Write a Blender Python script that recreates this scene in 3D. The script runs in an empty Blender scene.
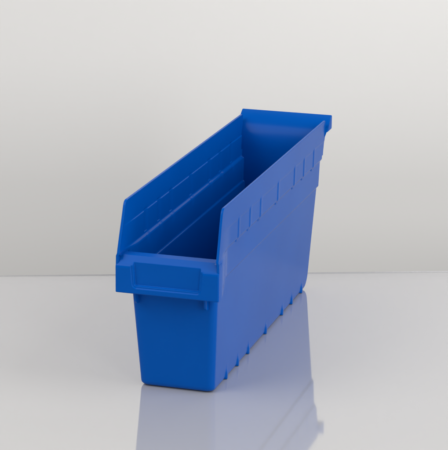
import bpy, math
from mathutils import Vector

scene = bpy.context.scene
COL = scene.collection

# ------------------------------------------------------------------ materials
def new_mat(name):
    m = bpy.data.materials.new(name); m.use_nodes = True
    nt = m.node_tree
    return m, nt, nt.nodes['Principled BSDF']

def plastic():
    m, nt, b = new_mat('blue_polypropylene')
    N, L = nt.nodes, nt.links
    tc = N.new('ShaderNodeTexCoord')
    # slow, faint flow variation of the moulded pigment
    n1 = N.new('ShaderNodeTexNoise'); n1.inputs['Scale'].default_value = 9; n1.inputs['Detail'].default_value = 3
    L.new(tc.outputs['Object'], n1.inputs['Vector'])
    cr = N.new('ShaderNodeValToRGB')
    cr.color_ramp.elements[0].position = .3; cr.color_ramp.elements[0].color = (BLUE[0]*.93, BLUE[1]*.94, BLUE[2]*.95, 1)
    cr.color_ramp.elements[1].position = .7; cr.color_ramp.elements[1].color = (BLUE[0]*1.06, BLUE[1]*1.05, BLUE[2]*1.04, 1)
    L.new(n1.outputs['Fac'], cr.inputs['Fac']); L.new(cr.outputs['Color'], b.inputs['Base Color'])
    # roughness breaks up a little (handling, mould polish)
    n2 = N.new('ShaderNodeTexNoise'); n2.inputs['Scale'].default_value = 14; n2.inputs['Detail'].default_value = 3
    L.new(tc.outputs['Object'], n2.inputs['Vector'])
    mr = N.new('ShaderNodeMapRange'); mr.inputs['To Min'].default_value = .18; mr.inputs['To Max'].default_value = .235
    L.new(n2.outputs['Fac'], mr.inputs['Value']); L.new(mr.outputs['Result'], b.inputs['Roughness'])
    # long-wave sink marks
    n3 = N.new('ShaderNodeTexNoise'); n3.inputs['Scale'].default_value = 14; n3.inputs['Detail'].default_value = 1
    L.new(tc.outputs['Object'], n3.inputs['Vector'])
    b1 = N.new('ShaderNodeBump'); b1.inputs['Strength'].default_value = .12; b1.inputs['Distance'].default_value = .001
    L.new(n3.outputs['Fac'], b1.inputs['Height']); L.new(b1.outputs['Normal'], b.inputs['Normal'])
    b.inputs['IOR'].default_value = PIOR
    return m

def gloss_sheet():
    m, nt, b = new_mat('glossy_grey_white_acrylic')
    N, L = nt.nodes, nt.links
    nt.nodes.remove(b)
    out = [q for q in N if q.type == 'OUTPUT_MATERIAL'][0]
    tc = N.new('ShaderNodeTexCoord')
    n = N.new('ShaderNodeTexNoise'); n.inputs['Scale'].default_value = 6; n.inputs['Detail'].default_value = 6
    L.new(tc.outputs['Object'], n.inputs['Vector'])
    mr = N.new('ShaderNodeMapRange'); mr.inputs['To Min'].default_value = .035; mr.inputs['To Max'].default_value = .065
    L.new(n.outputs['Fac'], mr.inputs['Value'])
    df = N.new('ShaderNodeBsdfDiffuse'); df.inputs['Color'].default_value = (*TABLE, 1)
    gl = N.new('ShaderNodeBsdfGlossy'); gl.inputs['Color'].default_value = (.97, .97, 1, 1)
    L.new(mr.outputs['Result'], gl.inputs['Roughness'])
    fr = N.new('ShaderNodeFresnel'); fr.inputs['IOR'].default_value = 1.2
    mu = N.new('ShaderNodeMath'); mu.operation = 'MULTIPLY'; mu.use_clamp = True; mu.inputs[1].default_value = TABLE_REFL
    L.new(fr.outputs['Fac'], mu.inputs[0])
    mx = N.new('ShaderNodeMixShader')
    L.new(mu.outputs[0], mx.inputs['Fac']); L.new(df.outputs[0], mx.inputs[1]); L.new(gl.outputs[0], mx.inputs[2])
    L.new(mx.outputs[0], out.inputs['Surface'])
    return m

def paper():
    m, nt, b = new_mat('matte_backdrop')
    N, L = nt.nodes, nt.links
    tc = N.new('ShaderNodeTexCoord')
    n = N.new('ShaderNodeTexNoise'); n.inputs['Scale'].default_value = 300; n.inputs['Detail'].default_value = 3
    L.new(tc.outputs['Object'], n.inputs['Vector'])
    bp = N.new('ShaderNodeBump'); bp.inputs['Strength'].default_value = .05; bp.inputs['Distance'].default_value = .0005
    L.new(n.outputs['Fac'], bp.inputs['Height']); L.new(bp.outputs['Normal'], b.inputs['Normal'])
    b.inputs['Base Color'].default_value = (*WALL, 1)
    b.inputs['Roughness'].default_value = .9
    b.inputs['Specular IOR Level'].default_value = .2
    return m

PIOR = 1.15
BLUE = (.0, .078, .38)
TABLE = (.445, .44, .434); TABLE_REFL = 4.3
WALL = (.75, .738, .72)
PLASTIC = plastic(); SHEET = gloss_sheet(); PAPER = paper()

# ------------------------------------------------------------------ helpers
def sm(a, b, x):
    t = min(1, max(0, (x-a)/(b-a))); return t*t*(3-2*t)
def lerp(a, b, t): return a+(b-a)*t
def interp(tab, x):
    if x <= tab[0][0]: return tab[0][1]
    for (x0, y0), (x1, y1) in zip(tab, tab[1:]):
        if x <= x1: return lerp(y0, y1, (x-x0)/(x1-x0))
    return tab[-1][1]

def link(name, verts, faces, mat, parent=None, normals=None, smooth=True):
    me = bpy.data.meshes.new(name)
    me.from_pydata(verts, [], faces); me.update()
    me.materials.append(mat)
    if smooth: me.polygons.foreach_set('use_smooth', [True]*len(me.polygons))
    if normals: me.normals_split_custom_set_from_vertices(normals)
    o = bpy.data.objects.new(name, me); COL.objects.link(o)
    if parent: o.parent = parent
    return o

# ------------------------------------------------------------------ the bin
H = .2009; T = .0028
RF, RR = .0075, .0045           # plan radii of front and rear corners
Z_LIP, Z_CHEEK, Z_BACK = .148, .112, .160
SLOTS = (.081, .124, .165, .236, .307, .350, .3955)

W_INN = [(0, .0398), (.02, .0408), (.1207, .0470), (.1214, .0472), (.1224, .0484), (.1230, .0486), (.1500, .0491), (.1517, .0517),
         (.1758, .0518), (.1768, .0526), (.2009, .0529)]
def w_out(z):                    # outside: two soft steps and a faint line under the rim
    w = interp([(0, .0398), (.02, .0408), (.12, .0464), (.1201, .0464), (.158, .0471), (.2009, .0480)], z)
    return w+.0023*sm(.1203, .1240, z)+.0021*sm(.1525, .1566, z)+.0003*sm(.1750, .1780, z)
def fil(z, r, rz=None):          # how far a rounded bottom edge pulls a wall in at height z
    rz = rz or r
    if z >= rz: return 0
    q = 1-max(0, z)/rz
    return r*(1-math.sqrt(max(0, 1-q*q)))
def slot(y, half, edge):
    return max(1-sm(half-edge, half, abs(y-s)) for s in SLOTS)
def W(y, z, inner):
    zz = z-T if inner else z
    w = interp(W_INN, z) if inner else w_out(z)
    if Z_CHEEK-.01 < z:          # the walls flare outward where they run into the front lip
        k = (1-sm(.010, .052, y))*sm(.104, .1125, z)
        w = lerp(w, .0545-.0010*sm(.1475, .1505, z)-.0008*sm(.15, .2, z), k)
    # divider pads above the upper step
    w += (.0011*slot(y, .0075, .0050) if inner else .0006*slot(y, .0052, .0032))*(sm(.1488, .1500, z) if inner else sm(.1525, .1566, z))*(1-sm(.1755, .1785, z))
    f = fil(zz, .0040)
    if not inner:                # divider feet along the bottom edge: the rounding is filled and stands proud
        k = slot(y, .0036, .0020)
        f = lerp(f, -.0013*(1-sm(.005, .0130, z)), k)
    return w-f-(T if inner else 0)
def YF(z, inner):
    zz = z-T if inner else z
    return .033-.11*z+fil(zz, .006)+(T if inner else 0)
def YR(z, inner):
    zz = z-T if inner else z
    return .4250+.094*z-fil(zz, .020, .017)-(T if inner else 0)
def EDGE_F(z):                   # raked front edge of a side wall
    r = .005
    y = interp([(.112, .0012), (.150, .0022), (.1975, .0195), (H, .0206)], z)
    q = max(0, (z-(H-r))/r)
    return y+r*(1-math.sqrt(max(0, 1-q*q)))*.9
def EDGE_R(z):
    r = .004
    q = max(0, (z-(H-r))/r)
    return lerp(.4402, .4465, sm(.158, .192, z))-r*(1-math.sqrt(max(0, 1-q*q)))*.9

Z_OUT = [0, .0003, .0009, .0018, .003, .0045, .0065, .009, .0125, .017, .03, .05, .08, .1, .104, .108, .112, .116, .1180,
         .1190, .1200, .1207, .1214, .1217, .1222, .1230, .1234, .1240, .1246, .126, .132, .140, .148, .1500, .1508, .1517, .1530, .1537, .1545, .1552,
         .1560, .1566, .1573, .1580, .1590, .160, .166, .172, .1748, .1754, .1758, .1763, .1768, .1774, .178, .1795, .183, .186, .190, .194, H-.005,
         H-.0036, H-.0024, H-.0014, H-.0007, H-.0002, H]
Z_IN = [T+z for z in Z_OUT[:10]] + Z_OUT[10:]
ys = set()
for s in SLOTS:
    for d in (.0008, .0016, .0022, .0028, .0032, .0037, .0043, .0050, .0062, .0075): ys |= {round(s-d, 5), round(s+d, 5)}
    ys.add(s)
y = .05
while y < .395:
    if all(abs(y-s) > .0095 for s in SLOTS): ys.add(round(y, 5))
    y += .0095
YS = sorted(v for v in ys if v < .4012)
NA, NFRONT, NREAR, NEXT = 8, 16, 12, 12

V = []; F = []                   # F: (part, face)
def add(p): V.append(p); return len(V)-1
def build_shell(inner):
    zs = Z_IN if inner else Z_OUT
    side = {1: [], -1: []}       # rows of vertex ids along y, for each level
    front = []; rear = []
    extraF = {1: [], -1: []}; extraR = {1: [], -1: []}
    for z in zs:
        off = T if inner else 0
        rf, rr = RF-off, RR-off
        yf, yr = YF(z, inner), YR(z, inner)
        y0, y1 = yf+rf, min(yr-rr, 9)
        if z > Z_LIP+1e-6: y0 = YF(Z_LIP, inner)+rf+.075*(z-Z_LIP)
        yy = [lerp(y0, .05, i/12) for i in range(12)]+YS+[lerp(YS[-1], y1, i/3) for i in (1, 2, 3)]
        rows = {}
        for sx in (1, -1):
            rows[sx] = [add((sx*W(q, z, inner), q, z)) for q in yy]
            side[sx].append(rows[sx])
        if z <= Z_LIP+1e-6:
            w0 = W(y0, z, inner); r = []
            r.append(rows[1][0])
            for i in range(1, NA):
                a = math.pi/2*i/NA
                r.append(add((w0-rf+rf*math.cos(a), y0-rf*math.sin(a), z)))
            for i in range(NFRONT+1):
                r.append(add((lerp(w0-rf, -(w0-rf), i/NFRONT), yf, z)))
            for i in range(NA-1, 0, -1):
                a = math.pi/2*i/NA
                r.append(add((-(w0-rf+rf*math.cos(a)), y0-rf*math.sin(a), z)))
            r.append(rows[-1][0])
            if z > Z_CHEEK-1e-6:     # behind the lip the front wall has edges of its own
                r[0] = add(V[r[0]]); r[-1] = add(V[r[-1]])
            front.append(r)
        if z <= Z_BACK+1e-6:
            w0 = W(y1, z, inner); r = [rows[1][-1]]
            for i in range(1, NA):
                a = math.pi/2*i/NA
                r.append(add((w0-rr+rr*math.cos(a), y1+rr*math.sin(a), z)))
            for i in range(NREAR+1):
                r.append(add((lerp(w0-rr, -(w0-rr), i/NREAR), yr, z)))
            for i in range(NA-1, 0, -1):
                a = math.pi/2*i/NA
                r.append(add((-(w0-rr+rr*math.cos(a)), y1+rr*math.sin(a), z)))
            r.append(rows[-1][-1]); rear.append(r)
        for sx in (1, -1):
            if z >= Z_CHEEK-1e-6:
                e = EDGE_F(z)
                extraF[sx].append([add((sx*W(lerp(e, y0, i/NEXT), z, inner), lerp(e, y0, i/NEXT), z)) for i in range(NEXT)]+[rows[sx][0]])
            if z >= Z_BACK-1e-6:
                e = EDGE_R(z)
                extraR[sx].append([rows[sx][-1]]+[add((sx*W(lerp(y1, e, i/4), z, inner), lerp(y1, e, i/4), z)) for i in range(1, 5)])
    def grid(part, rows, flip):
        for r0, r1 in zip(rows, rows[1:]):
            for i in range(len(r0)-1):
                q = (r0[i], r0[i+1], r1[i+1], r1[i])
                F.append((part, q[::-1] if flip else q))
    for sx, p in ((1, 'side_wall'), (-1, 'side_wall.L')):
        for rows in (side[sx], extraF[sx], extraR[sx]):
            grid(p, rows, (sx == -1) != inner)
    grid('front_wall', front, not inner)
    grid('back_wall', rear, inner)
    # base
    ring = side[1][0][1:-1]+rear[0][:]+side[-1][0][1:-1][::-1]+front[0][::-1]
    seen = []
    for v in ring:
        if not seen or V[v] != V[seen[-1]]: seen.append(v)
    xs = [(a, b) for a, b in zip(side[1][0], side[-1][0])]
    for (a, b), (c, d) in zip(xs, xs[1:]):
        F.append(('base', (a, b, d, c) if not inner else (a, c, d, b)))
    F.append(('base', tuple(front[0]) if not inner else tuple(front[0][::-1])))
    F.append(('base', tuple(rear[0][::-1]) if not inner else tuple(rear[0])))
    path = {}
    for sx in (1, -1):
        p = [r[0] for r in extraF[sx]]+extraF[sx][-1][1:-1]+side[sx][-1]+extraR[sx][-1][1:-1]+[r[-1] for r in extraR[sx]][::-1]
        path[sx] = p
    return path
po = build_shell(False); pi = build_shell(True)
for sx, part in ((1, 'side_wall'), (-1, 'side_wall.L')):     # rounded rim that closes outer and inner skins
    o, i_ = po[sx], pi[sx]; n = len(o); mids = []
    for k in range(n):
        a, b = Vector(V[o[max(0, k-1)]]), Vector(V[o[min(n-1, k+1)]])
        t = (b-a); nrm = Vector((0, -t.z, t.y)); nrm = nrm.normalized() if nrm.length > 1e-9 else Vector((0, 0, 1))
        A, B = Vector(V[o[k]]), Vector(V[i_[k]])
        row = [o[k]]
        for f, h in ((.03, .0002), (.09, .00038), (.2, .0005), (.5, .00055), (.8, .0005), (.91, .00038), (.97, .0002)):
            row.append(add(tuple(A.lerp(B, f)+nrm*h)))
        row.append(i_[k]); mids.append(row)
    for r0, r1 in zip(mids, mids[1:]):
        for j in range(len(r0)-1):
            q = (r0[j], r1[j], r1[j+1], r0[j+1])
            F.append((part, q[::-1] if sx == 1 else q))

# vertex normals of the whole moulding, so that the parts meet without a visible seam
NORM = [Vector((0, 0, 0)) for _ in V]
for p, f in F:
    a = Vector((0, 0, 0)); P = [Vector(V[k]) for k in f]
    for k in range(len(P)): a += P[k].cross(P[(k+1) % len(P)])
    if p == 'base': a *= .02
    for k in f: NORM[k] += a
NORM = [n.normalized() if n.length > 0 else Vector((0, 0, 1)) for n in NORM]

root = bpy.data.objects.new('storage_bin', None); COL.objects.link(root)
root.empty_display_size = .05
root['label'] = 'long narrow blue plastic shelf bin with open hopper front standing on the glossy sheet'
root['category'] = 'storage bin'

for part in ('side_wall', 'side_wall.L', 'front_wall', 'back_wall', 'base'):
    fs = [f for p, f in F if p == part]
    ids = sorted({k for f in fs for k in f}); rm = {k: j for j, k in enumerate(ids)}
    nn = None if part == 'base' else [NORM[k] for k in ids]
    o = link(part.split('.')[0], [V[k] for k in ids], [tuple(rm[k] for k in f) for f in fs], PLASTIC, root, nn, part != 'base')

# ---- front lip with its label slot
XL = .0546; ZL0, ZL1, ZL2 = .1100, .1385, .1482; YB = .0200
def usd(x, z):                   # signed distance (inside > 0) to the U outline of the label slot
    hw = .0365+.0022*(z-.115)/.03; r = .005
    dx = hw-abs(x+.0005); dz = z-.1155
    if dx < r and dz < r: return r-math.hypot(r-dx, r-dz)
    return min(dx, dz)
def lip_y(x, z):
    d = usd(x, z)
    y = .0011*sm(0, .0009, d)+.0026*sm(.0024, .0034, d)
    c = .0088*max(0, z-ZL1)/(ZL2-ZL1)
    y = max(y, c)+.0004*math.exp(-((z-ZL1)/.0012)**2)*(1 if d < 0 else 0)
    def rnd(t, r): return 0 if t >= r else r-math.sqrt(max(0, r*r-(r-max(0, t))**2))
    return y+rnd(XL-abs(x), .0016)+rnd(z-ZL0, .0012)
nx, nz = 260, 90
xs = [-XL+2*XL*i/nx for i in range(nx+1)]
xs = sorted(set(xs+[s*(XL-d) for s in (1, -1) for d in (.00008, .00022)]))
zs = sorted(set([ZL0+(ZL2-ZL0)*j/nz for j in range(nz+1)]+[ZL0+.00006, ZL0+.0002]))
lv = [(x, lip_y(x, z), z) for z in zs for x in xs]
nX = len(xs); lip_f = []; slot_f = []
for j in range(len(zs)-1):
    for i in range(nX-1):
        q = (j*nX+i, j*nX+i+1, (j+1)*nX+i+1, (j+1)*nX+i)
        xc, zc = (xs[i]+xs[i+1])/2, (zs[j]+zs[j+1])/2
        inside = usd(xc, zc) > .0001 and lip_y(xc, zc) > .0088*max(0, zc-ZL1)/(ZL2-ZL1)+1e-5
        (slot_f if inside else lip_f).append(q)
ln = [Vector((0, 0, 0)) for _ in lv]
for q in lip_f+slot_f:
    P = [Vector(lv[k]) for k in q]; c = (P[2]-P[0]).cross(P[3]-P[1])
    for k in q: ln[k] += c
def sub(verts, faces, norms):
    ids = sorted({k for f in faces for k in f}); rm = {k: j for j, k in enumerate(ids)}
    return [verts[k] for k in ids], [tuple(rm[k] for k in f) for f in faces], [norms[k].normalized() for k in ids]
# rest of the lip: top land, back, ends running into the side walls, underside
fv, ff, fn = sub(lv, lip_f, ln)
def quadstrip(a, b, nrm, flip=False):
    base = len(fv)
    for p, q in zip(a, b):
        fv.append(p); fv.append(q); fn.append(Vector(nrm).normalized()); fn.append(Vector(nrm).normalized())
    nv = Vector(nrm)
    for k in range(len(a)-1):
        f = (base+2*k, base+2*k+1, base+2*k+3, base+2*k+2)
        P = [Vector(fv[j]) for j in f]
        ff.append(f[::-1] if (P[2]-P[0]).cross(P[3]-P[1]).dot(nv) < 0 else f)
top = [(x, lip_y(x, ZL2), ZL2) for x in xs]
KX = .0490/XL
quadstrip(top, [(x*KX, YB, ZL2+.0002) for x in xs], (0, -.1, 1), True)
quadstrip([(x*KX, YB, ZL2+.0002) for x in xs], [(x*KX, YB, ZL0) for x in xs], (0, 1, 0), True)
quadstrip([(x, lip_y(x, ZL0), ZL0) for x in xs], [(x*KX, .028, ZL0) for x in xs], (0, 0, -1))
for sx in (1, -1):
    e = [(sx*XL, lip_y(XL, z), z) for z in zs]
    quadstrip(e, [(sx*(XL-.0001), .0105, z) for z in zs], (sx, -.02, 0), sx == 1)
    quadstrip([(sx*(XL-.0001), .0105, z) for z in zs], [(sx*.0470, .030, z) for z in zs], (sx, .3, 0), sx == 1)
    quadstrip([(sx*XL, .003, ZL2), (sx*(XL-.0001), .0105, ZL2), (sx*.0470, .030, ZL2)],
              [(sx*.049, .003, ZL2+.00015), (sx*.049, .016, ZL2+.00015), (sx*.0469, .030, ZL2+.00015)], (0, 0, 1), sx == -1)
    quadstrip([(sx*XL, .003, ZL0), (sx*(XL-.0001), .0105, ZL0), (sx*.0470, .030, ZL0)],
              [(sx*.030, .003, ZL0+.0001), (sx*.030, .016, ZL0+.0001), (sx*.030, .030, ZL0+.0001)], (0, 0, -1), sx == 1)
lip = link('front_lip', fv, ff, PLASTIC, root, fn)
sv, sf, sn = sub(lv, slot_f, ln)
link('label_slot', sv, sf, PLASTIC, lip, sn)

def prism(name, prof, x0, x1, mat, parent, bevel=.0006, seg=2):
    n = len(prof)
    v = [(x0, *p) for p in prof]+[(x1, *p) for p in prof]
    f = [(k, (k+1) % n, n+(k+1) % n, n+k) for k in range(n)]+[tuple(range(n))[::-1], tuple(range(n, 2*n))]
    o = link(name, v, f, mat, parent, None, False)
    import bmesh
    bm = bmesh.new(); bm.from_mesh(o.data)
    bmesh.ops.recalc_face_normals(bm, faces=bm.faces)
    bmesh.ops.bevel(bm, geom=[e for e in bm.edges if e.calc_face_angle(0) > .5], offset=bevel, segments=seg, profile=.5, affect='EDGES')
    bm.to_mesh(o.data); bm.free()
    o.data.polygons.foreach_set('use_smooth', [True]*len(o.data.polygons))
    return o
for x in (-.0375, .0365):       # stiffening ribs under the lip
    prism('rib', [(.0105, .1110), (.0125, .0985), (.0165, .0950), (.0255, .0930), (.0255, .1110)], x-.0011, x+.0011, PLASTIC, lip, .0004)

# ---- hanging ledge across the top of the back
ya, za = YR(Z_BACK, True), Z_BACK
prof = []
for k in range(19):              # inner face: leaves the back wall tangentially and rolls backward
    t = k/18; P0, P1, P2, P3 = (ya, za), (ya+.0015, za+.0210), (.4455, .1945), (.4626, .2034)
    b = ((1-t)**3, 3*t*(1-t)**2, 3*t*t*(1-t), t**3)
    prof.append(tuple(sum(c*p[d] for c, p in zip(b, (P0, P1, P2, P3))) for d in (0, 1)))
prof += [(.4632, .2037), (.4639, .20395), (.4646, .2037), (.4651, .2031), (.4653, .202), (.4653, .1900), (.4648, .1880), (.4636, .1872), (.4500, .1872), (.4474, .1868),
         (.4464, .1848), (.4451, .179), (.4432, .171), (ya+T, za)]
def ledge_x(y): return lerp(.0505, .0556, sm(.4466, .4477, y))
n = len(prof)
v = []
XN = [-1, -.985, -.96, -.5, 0, .5, .96, .985, 1]
for u in XN:
    for p in prof:
        s = .0006 if abs(u) == 1 else 0
        yc, zc = .456, .196
        k = (1-.05) if abs(u) == 1 else 1
        v.append((u*ledge_x(p[0]), yc+(p[0]-yc)*k if p[0] > .4485 else p[0], zc+(p[1]-zc)*k if p[0] > .4485 else p[1]))
f = []
for a in range(len(XN)-1):
    for k in range(n):
        f.append((a*n+k, a*n+(k+1) % n, (a+1)*n+(k+1) % n, (a+1)*n+k))
f += [tuple(range(n))[::-1], tuple(range((len(XN)-1)*n, len(XN)*n))]
led = link('hanging_ledge', v, [q[::-1] for q in f], PLASTIC, root)
import bmesh
bm = bmesh.new(); bm.from_mesh(led.data)
bmesh.ops.recalc_face_normals(bm, faces=bm.faces)
for e in bm.edges: e.smooth = e.calc_face_angle(0) < .7
bm.to_mesh(led.data); bm.free()

# ------------------------------------------------------------------ tabletop and backdrop
EA = Vector((-.3273, .3455, 0)); EB = Vector((.1909, .5401, 0))
ed = (EB-EA).normalized(); en = Vector((-ed.y, ed.x, 0))      # along / beyond the back edge of the sheet
mid = (EA+EB)/2
def sheet():
    r = .0030; zt = -.0004; th = .010; rim = .0011
    prof = [(-2.2, zt-th)]+[(-2.2, zt)]+[(u, zt) for u in (-1.5, -1, -.6, -.3, -.1, -.03, -r-.0016)]+[(-r-.0015+.0015*math.sin(q*math.pi/8), zt+rim*(1-math.cos(q*math.pi/8))) for q in (1, 2, 3)]
    for k in range(9):
        a = math.pi/2*k/8
        prof.append((-r+r*math.sin(a), zt+rim-r+r*math.cos(a)))
    prof.append((0, zt-th))
    X = (-1.6, -1, -.5, 0, .5, 1, 1.6); n = len(prof); v = []; f = []
    for x in X:
        for u, z in prof:
            p = mid+ed*x+en*u; v.append((p.x, p.y, z))
    for a in range(len(X)-1):
        for k in range(n):
            f.append((a*n+k, (a+1)*n+k, (a+1)*n+(k+1) % n, a*n+(k+1) % n))
    f += [tuple(range(n)), tuple(range((len(X)-1)*n, len(X)*n))[::-1]]
    o = link('tabletop', v, f, SHEET); o['kind'] = 'structure'
    bm = bmesh.new(); bm.from_mesh(o.data)
    bmesh.ops.recalc_face_normals(bm, faces=bm.faces)
    for e in bm.edges: e.smooth = e.calc_face_angle(0) < .6
    bm.to_mesh(o.data); bm.free()
sheet()
WALL_GAP = .45
def wall():
    v = []; f = []
    X = (-2.2, 2.2); Z = (-1.2, 2.2)
    for dy in (0, .02):
        for x in X:
            for z in Z:
                p = mid+ed*x+en*(WALL_GAP+dy); v.append((p.x, p.y, z))
    f = [(0, 1, 3, 2), (4, 6, 7, 5), (0, 4, 5, 1), (2, 3, 7, 6), (1, 5, 7, 3), (0, 2, 6, 4)]
    o = link('backdrop', v, f, PAPER, smooth=False); o['kind'] = 'structure'
    bm = bmesh.new(); bm.from_mesh(o.data); bmesh.ops.recalc_face_normals(bm, faces=bm.faces); bm.to_mesh(o.data); bm.free()
wall()

# ------------------------------------------------------------------ lamps
def area(name, loc, target, sx, sy, power, col=(1, 1, 1)):
    l = bpy.data.lights.new(name, 'AREA'); l.shape = 'RECTANGLE'; l.size = sx; l.size_y = sy
    l.energy = power; l.color = col
    o = bpy.data.objects.new(name, l); COL.objects.link(o)
    o.location = loc
    o.rotation_euler = (Vector(target)-Vector(loc)).to_track_quat('-Z', 'Y').to_euler()
    return o
area('key_softbox', (1.6, -1.6, 1.0), (0, .2, .1), .45, 1.5, 13.5)
area('side_softbox', (2.2, -.30, .90), (0, .2, .1), .8, 1.4, 17)
area('high_softbox', (1.3, .1, 1.5), (0, .2, .1), 1.0, 1.0, 15.5)
area('left_softbox', (-.60, -.50, 1.15), (-.42, -.3, 0), .9, .8, 9.3, (1, .985, .96))
area('front_softbox', (-.9, -.9, .9), (-.6, -.5, 0), .9, .8, 7, (1, .98, .95))
area('backdrop_lamp', (.22, .64, .86), (.16, .95, .34), .45, .25, 1.0)

w = bpy.data.worlds.new('World'); scene.world = w; w.use_nodes = True
bg = w.node_tree.nodes['Background']; bg.inputs['Color'].default_value = (1, 1, 1, 1); bg.inputs['Strength'].default_value = .17

# ------------------------------------------------------------------ camera
cam = bpy.data.cameras.new('camera'); co = bpy.data.objects.new('camera', cam); COL.objects.link(co)
C = Vector((.59772, -1.82592, .72558)); TG = Vector((.0003978, .2, .1324383)); roll = .0116965
Fw = (TG-C).normalized(); R = Fw.cross(Vector((0, 0, 1))).normalized(); U = R.cross(Fw)
c, s = math.cos(roll), math.sin(roll)
R2 = R*c+U*s; U2 = -R*s+U*c
from mathutils import Matrix
co.matrix_world = Matrix(((R2.x, U2.x, -Fw.x, C.x), (R2.y, U2.y, -Fw.y, C.y), (R2.z, U2.z, -Fw.z, C.z), (0, 0, 0, 1)))
cam.sensor_fit = 'VERTICAL'; cam.sensor_height = 36; cam.lens = 36*2005.82/450
cam.clip_start = .05; cam.clip_end = 50
scene.camera = co

scene.view_settings.view_transform = 'Standard'; scene.view_settings.look = 'None'
scene.view_settings.exposure = 0; scene.view_settings.gamma = 1
